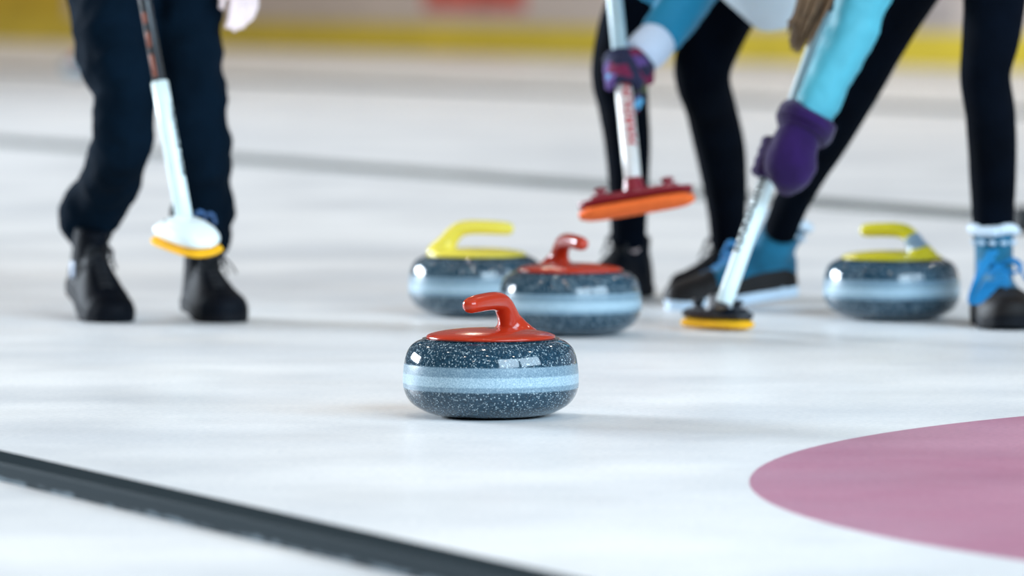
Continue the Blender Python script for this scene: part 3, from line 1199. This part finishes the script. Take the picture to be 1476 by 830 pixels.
# jacket: white body, blue sleeves, white knit cuff
jm = MB()
P, Q = px_path([(1030, -290, 66, 12.2, .9), (1040, -255, 112, 12.36, .8), (1062, -190, 122, 12.55, .85), (1090, -110, 110, 12.52, .85), (1105, -50, 88, 12.48, .8), (1117, -2, 62, 12.46, .7), (1124, 33, 38, 12.46, .6)])
tube(jm, P, Q, V((1, 0, 0)), 32, 5, .5, .05, 10)
for q in (sh1, sh2):
    ellipsoid(jm, q, (.075, .075, .075))
tube(jm, [sh1, at(1030, -290, 12.24), sh2], [.07, .085, .07], V((0, 1, 0)), 20, 5, .8)
jb = build('jacket', fuse(jm, .007, 4), 'white_jacket', B)
m = MB()
P, Q = px_path([(1075, -235, 46, 12.32), (1055, -165, 46, 12.30), (1027, -80, 45, 12.28), (1003, -30, 41, 12.24), (977, 14, 36, 12.18), (950, 54, 30, 12.13)])
tube(m, P, Q, V((1, 0, 0)), 28, 8, .3, .12, 18)
build('sleeve', m, 'blue_jacket', jb)
m = MB()
P, Q = px_path([(968, -240, 46, 12.34), (965, -140, 44, 12.42), (955, -28, 36, 12.40), (925, -58, 30, 12.34)])
P.append(wr2)
Q.append((.04, .04))
tube(m, P, Q, V((1, 0, 0)), 28, 6, .3, .06, 16)
build('sleeve', m, 'blue_jacket', jb)
m = MB()
P, Q = px_path([(950, 55, 27, 12.13), (943, 62, 30, 12.12), (930, 74, 30, 12.11), (920, 83, 27, 12.10)])
tube(m, P, Q, V((1, 0, 0)), 28, 5, .2)
o = build('cuff', m, 'cuff', jb)
gm = MB()
grip_hand(gm, gb, axB, V((.8, .45, .5)), V((-.45, -1, 0)), .0185, 1.0, .0118, at(927, 77, 12.10), .030, .0225)
fp = gb
# loose little-finger side of the glove beside the shaft
finger(gm, [at(924, 108, 12.08), at(926, 128, 12.05), at(921, 146, 12.02), at(914, 160, 12.0)], .0125, .0085)
build('glove', fuse(gm, .0035, 2), 'glove_print', B)
gm = MB()
grip_hand(gm, gb2, axB, V((1, .5, 0)), V((-.3, -1, 0)), .0172, 1.0, .0118, wr2, .030)
build('glove', fuse(gm, .004, 2), 'glove_print', B)
hm_ = MB()
ellipsoid(hm_, hd + V((.01, .03, .055)), (.086, .095, .090))
ellipsoid(hm_, hd + V((.012, .075, .03)), (.078, .062, .075))
build('hair', fuse(hm_, .006, 3), 'dark_hair', B)
# ---- sweeper with the purple glove
Cc = person('long-haired sweeper in black leggings, cyan sleeve, purple glove and blue fleece-topped boots', V((ground(1300, 460).x, ground(1300, 460).y, 0)))
RC = [(1428, -120, 66, 11.86), (1434, -60, 55, 11.80), (1434, 0, 46, 11.74), (1428, 55, 42, 11.70), (1420, 108, 37, 11.68), (1427, 160, 36.5, 11.74), (1430, 215, 35.5, 11.80), (1431, 265, 33.5, 11.84), (1431, 310, 31, 11.87), (1432, 350, 29, 11.88)]
LC = [(1366, -120, 58, 11.95), (1328, -55, 52, 12.0), (1286, 18, 45, 12.08), (1241, 108, 38, 12.15), (1197, 188, 34, 12.25), (1163, 248, 29, 12.35), (1138, 298, 26, 12.42), (1124, 335, 25, 12.46)]
tm = MB()
for rows in (RC, LC):
    P, Q = px_path(rows)
    tube(tm, P, Q, V((1, 0, 0)), 32, 6, .3, .02, 10)
P, Q = px_path([(1398, -105, 92, 11.9, .9), (1392, -165, 100, 11.9, .9), (1370, -205, 92, 11.85, .9)])
tube(tm, P, Q, V((1, 0, 0)), 32, 6, .5)
build('leggings', fuse(tm, .007, 3), 'black_legging', Cc)
s1, mt, X, hg = shoe(Cc, (1432, 11.87), (.10, -1), R(0), .285, .122, .104, ('suede', 'shoe_dull'), laces='lace_blue', boot=.150, sole_h=.030, toe_cap='shoe_brown', name='boot', toe_start=.66)
boot_extras(s1, mt, X, 0, .150)
m = MB()
for k in range(5):
    a = k * 3
    tube(m, [at(1425 + a, 362, 11.70), at(1410 + a * .6, 392, 11.66), at(1398 + a * .5, 425, 11.66), at(1400 + a, 436, 11.66), at(1420 + a * 2, 405, 11.64)], [.0036], V((0, 0, 1)), 8, 6, .5)
build('lace_loop', m, 'lace_blue', s1)
s2, mt2, X2, hg = shoe(Cc, (1112, 12.47), (-1, -.32), R(7), .30, .112, .100, ('suede', 'white_sole'), laces='lace_blue', boot=.115, sole_h=.028, lean=.060, toe_cap='shoe_brown', name='boot', toe_start=.64)
boot_extras(s2, mt2, X2, .060, .115)

bm_ = MB()
foot_in(bm_, mt, X, px_path(RC)[0][-1])
foot_in(bm_, mt2, X2, px_path(LC)[0][-1])
for rows in (RC, LC):
    P, Q = px_path(rows)
    tube(bm_, P, shrink(Q, .82), V((1, 0, 0)), 16, 3, .5)
P, Q = px_path([(1392, -165, 88, 11.9, .9), (1340, -215, 86, 11.82, .85), (1285, -240, 90, 11.74, .75), (1245, -235, 76, 11.68, .75)])
tube(bm_, P, Q, V((0, 1, 0)), 24, 4, .6)
nk = at(1222, -222, 11.62)
hd = at(1192, -190, 11.55)
tube(bm_, [at(1255, -235, 11.68), nk, hd], [.05, .046, .05], V((0, 1, 0)), 16, 3, .5)
hf = head(bm_, hd, V((-.55, -.35, -.75)), V((-.7, -.1, .6)), .96)
sh1, el1, wr1 = at(1272, -190, 11.56), at(1254, -35, 11.50), at(1166, 175, 11.46)
sh2, el2 = at(1250, -215, 11.85), at(1262, -75, 11.95)
axC = (topC - c0).normalized()
gc = c0 + (c1 - c0) * ((436 - 232) / 436)
gc2 = c0 + (c1 - c0) * ((436 - 6) / 436)
wr2 = gc2 + V((.055, .075, .03))
tube(bm_, [sh1, el1, wr1], [.036, .028, .022], V((1, 0, 0)), 16, 4, .6)
tube(bm_, [sh2, el2, wr2], [.036, .028, .022], V((1, 0, 0)), 16, 4, .6)
wC, fC = V((.50, -.86, .1)), V((-.85, -.5, 0))
grip_hand(bm_, gc, axC, wC, fC, .0175, .80, .0070, wr1, .022)
grip_hand(bm_, gc2, axC, V((.5, 1, 0)), V((-1, .2, 0)), .0175, .80, .0070, wr2, .022)
bc = build('body', fuse(bm_, .005, 3), 'skin', Cc)
eyes(hd, hf, .96, bc)
jm = MB()
P, Q = px_path([(1400, -150, 98, 11.9, 1.0), (1350, -210, 104, 11.82, .9), (1290, -238, 106, 11.74, .85), (1245, -236, 70, 11.68, .8)])
tube(jm, P, Q, V((0, 1, 0)), 32, 5, .4, .05, 10)
for q in (sh1, sh2):
    ellipsoid(jm, q, (.075, .080, .072))
tube(jm, [sh1, at(1262, -222, 11.7), sh2], [.07, .085, .07], V((1, 0, 0)), 20, 5, .8)
jc = build('jacket', fuse(jm, .008, 4), 'white_jacket', Cc)
m = MB()
P, Q = px_path([(1272, -200, 42, 11.56), (1266, -120, 40, 11.53), (1257, -45, 38, 11.50), (1239, 15, 36, 11.49), (1215, 72, 35, 11.48), (1191, 124, 33, 11.47), (1169, 172, 28, 11.46)])
tube(m, P, Q, V((1, 0, 0)), 36, 10, .3, .13, 20)
build('sleeve', m, 'cyan_jacket', jc)
m = MB()
tube(m, [sh2, el2, (el2 * .4 + wr2 * .6), wr2 + (el2 - wr2) * .12], [.062, .052, .044, .038], V((1, 0, 0)), 24, 6, .3, .06, 16)
build('sleeve', m, 'cyan_jacket', jc)
# purple glove: padded hand closed on the shaft, flared cuff
gm = MB()
grip_hand(gm, gc, axC, wC, fC, .0178, 1.1, .0105, at(1160, 188, 11.45), .034, .0195)
P, Q = px_path([(1156, 186, 31, 11.45, .85), (1145, 212, 36, 11.44, .85), (1139, 238, 39, 11.44, .8), (1136, 258, 31, 11.44, .8), (1131, 274, 15, 11.45, .8)])
tube(gm, P, Q, V((1, 0, 0)), 28, 5, .6, .07, 26)
gl = build('glove', fuse(gm, .0038, 7), 'purple', Cc)
m = MB()
P, Q = px_path([(1169, 161, 38, 11.46), (1166, 167, 44, 11.46), (1159, 184, 44, 11.455), (1155, 192, 38, 11.45)])
tube(m, P, Q, V((1, 0, 0)), 28, 5, .2, .04, 24)
build('glove_cuff', m, 'purple', gl)
gm = MB()
grip_hand(gm, gc2, axC, V((.5, 1, 0)), V((-1, .2, 0)), .0178, 1.0, .0115, wr2, .030)
o = build('glove', fuse(gm, .004, 2), 'dark_glove', Cc)
# long hair falling from the bowed head
hm_ = MB()
ellipsoid(hm_, hd + V((.030, .02, .050)), (.090, .088, .088))
ellipsoid(hm_, hd + V((.050, .03, .015)), (.075, .080, .080))
hm_ = fuse(hm_, .006, 3)
for k in range(110):
    a, c_ = random.uniform(-1, 1), random.uniform(-1, 1)
    ln = random.uniform(38, 80) - 10 * abs(a)
    P = [at(1195 + a * 40, -180, 11.5 + .05 * c_), at(1190 + a * 33, -105, 11.46 + .04 * c_), at(1182 + a * 26, -30, 11.44 + .03 * c_), at(1168 + a * 22, 18, 11.43 + .025 * c_), at(1150 + a * 14 + random.uniform(-3, 3), ln, 11.42 + .02 * c_)]
    tube(hm_, P, [.006, .006, .0055, .004, .0012], V((1, 0, 0)), 7, 4, .6)
build('hair', hm_, 'hair', Cc)


# ------------------------------------------------------------------ light


def area(name, loc, target, sx, sy, power, col, shape='RECTANGLE'):
    l = bpy.data.lights.new(name, 'AREA')
    l.shape = shape
    l.size = sx
    if shape in ('RECTANGLE', 'ELLIPSE'):
        l.size_y = sy
    l.energy = power
    l.color = col
    o = bpy.data.objects.new(name, l)
    COL.objects.link(o)
    o.location = loc
    d = (V(target) - V(loc)).normalized()
    o.rotation_euler = d.to_track_quat('-Z', 'Y').to_euler()
    return o


# tall glazing behind the camera on the right (two bays with a post between)
c = V((0, 9.4, 0))
for az, w in ((25, 9.5), (57, 10.5)):
    d = V((math.sin(R(az)), -math.cos(R(az)), 0))
    area('window_light', c + d * 19 + V((0, 0, 8.3)), c + V((0, 0, .3)), w, 7.0, 3500, (.62, .83, 1.0))
# glazing at the far left end of the hall
area('window_light', V((-24, 27, 6.5)), (0, 10, 0), 13, 5, 20000, (.80, .90, 1.0))
# warm hall lamps in rows under the roof
for x in (-6.5, -.8, 5.5):
    for y in (-5, 2, 9, 18, 30):
        area('hall_and_fill_lamp', (x, y, 8.2), (x, y, 0), .36, .36, 66, (1.0, .86, .70), 'DISK')

# unseen fill lamps, added in front of the far boards to brighten them
for u in (-24, -14, -4, 6, 16, 26):
    q = bp + SDIR * u + V((-3.5, -5.5, 7.0))
    area('hall_and_fill_lamp', q, q - V((-1.5, -3.5, 7.0)), .5, .5, 250, (1.0, .88, .74), 'DISK')

w = bpy.data.worlds.new('hall_air')
SC.world = w
w.use_nodes = True
nt = w.node_tree
bg = nt.nodes['Background']
tc = nt.nodes.new('ShaderNodeTexCoord')
sx = nt.nodes.new('ShaderNodeSeparateXYZ')
nt.links.new(tc.outputs['Generated'], sx.inputs[0])
rp = nt.nodes.new('ShaderNodeValToRGB')
e = rp.color_ramp.elements
e[0].position = 0.0
e[0].color = (.40, .42, .44, 1)
e[1].position = 1.0
e[1].color = (.85, .70, .58, 1)
for p_, c_ in ((.10, (.52, .53, .54)), (.30, (.50, .51, .52)), (.55, (.50, .455, .415))):
    q = e.new(p_)
    q.color = (*c_, 1)
nt.links.new(sx.outputs[2], rp.inputs[0])
nt.links.new(rp.outputs[0], bg.inputs[0])
bg.inputs[1].default_value = .33

# ------------------------------------------------------------------ view
vs = SC.view_settings
SC.display_settings.display_device = 'sRGB'
vs.view_transform = 'Standard'
vs.look = 'None'
vs.gamma = 1
vs.use_curve_mapping = False
vs.exposure = -0.12
SC.cycles.use_denoising = True
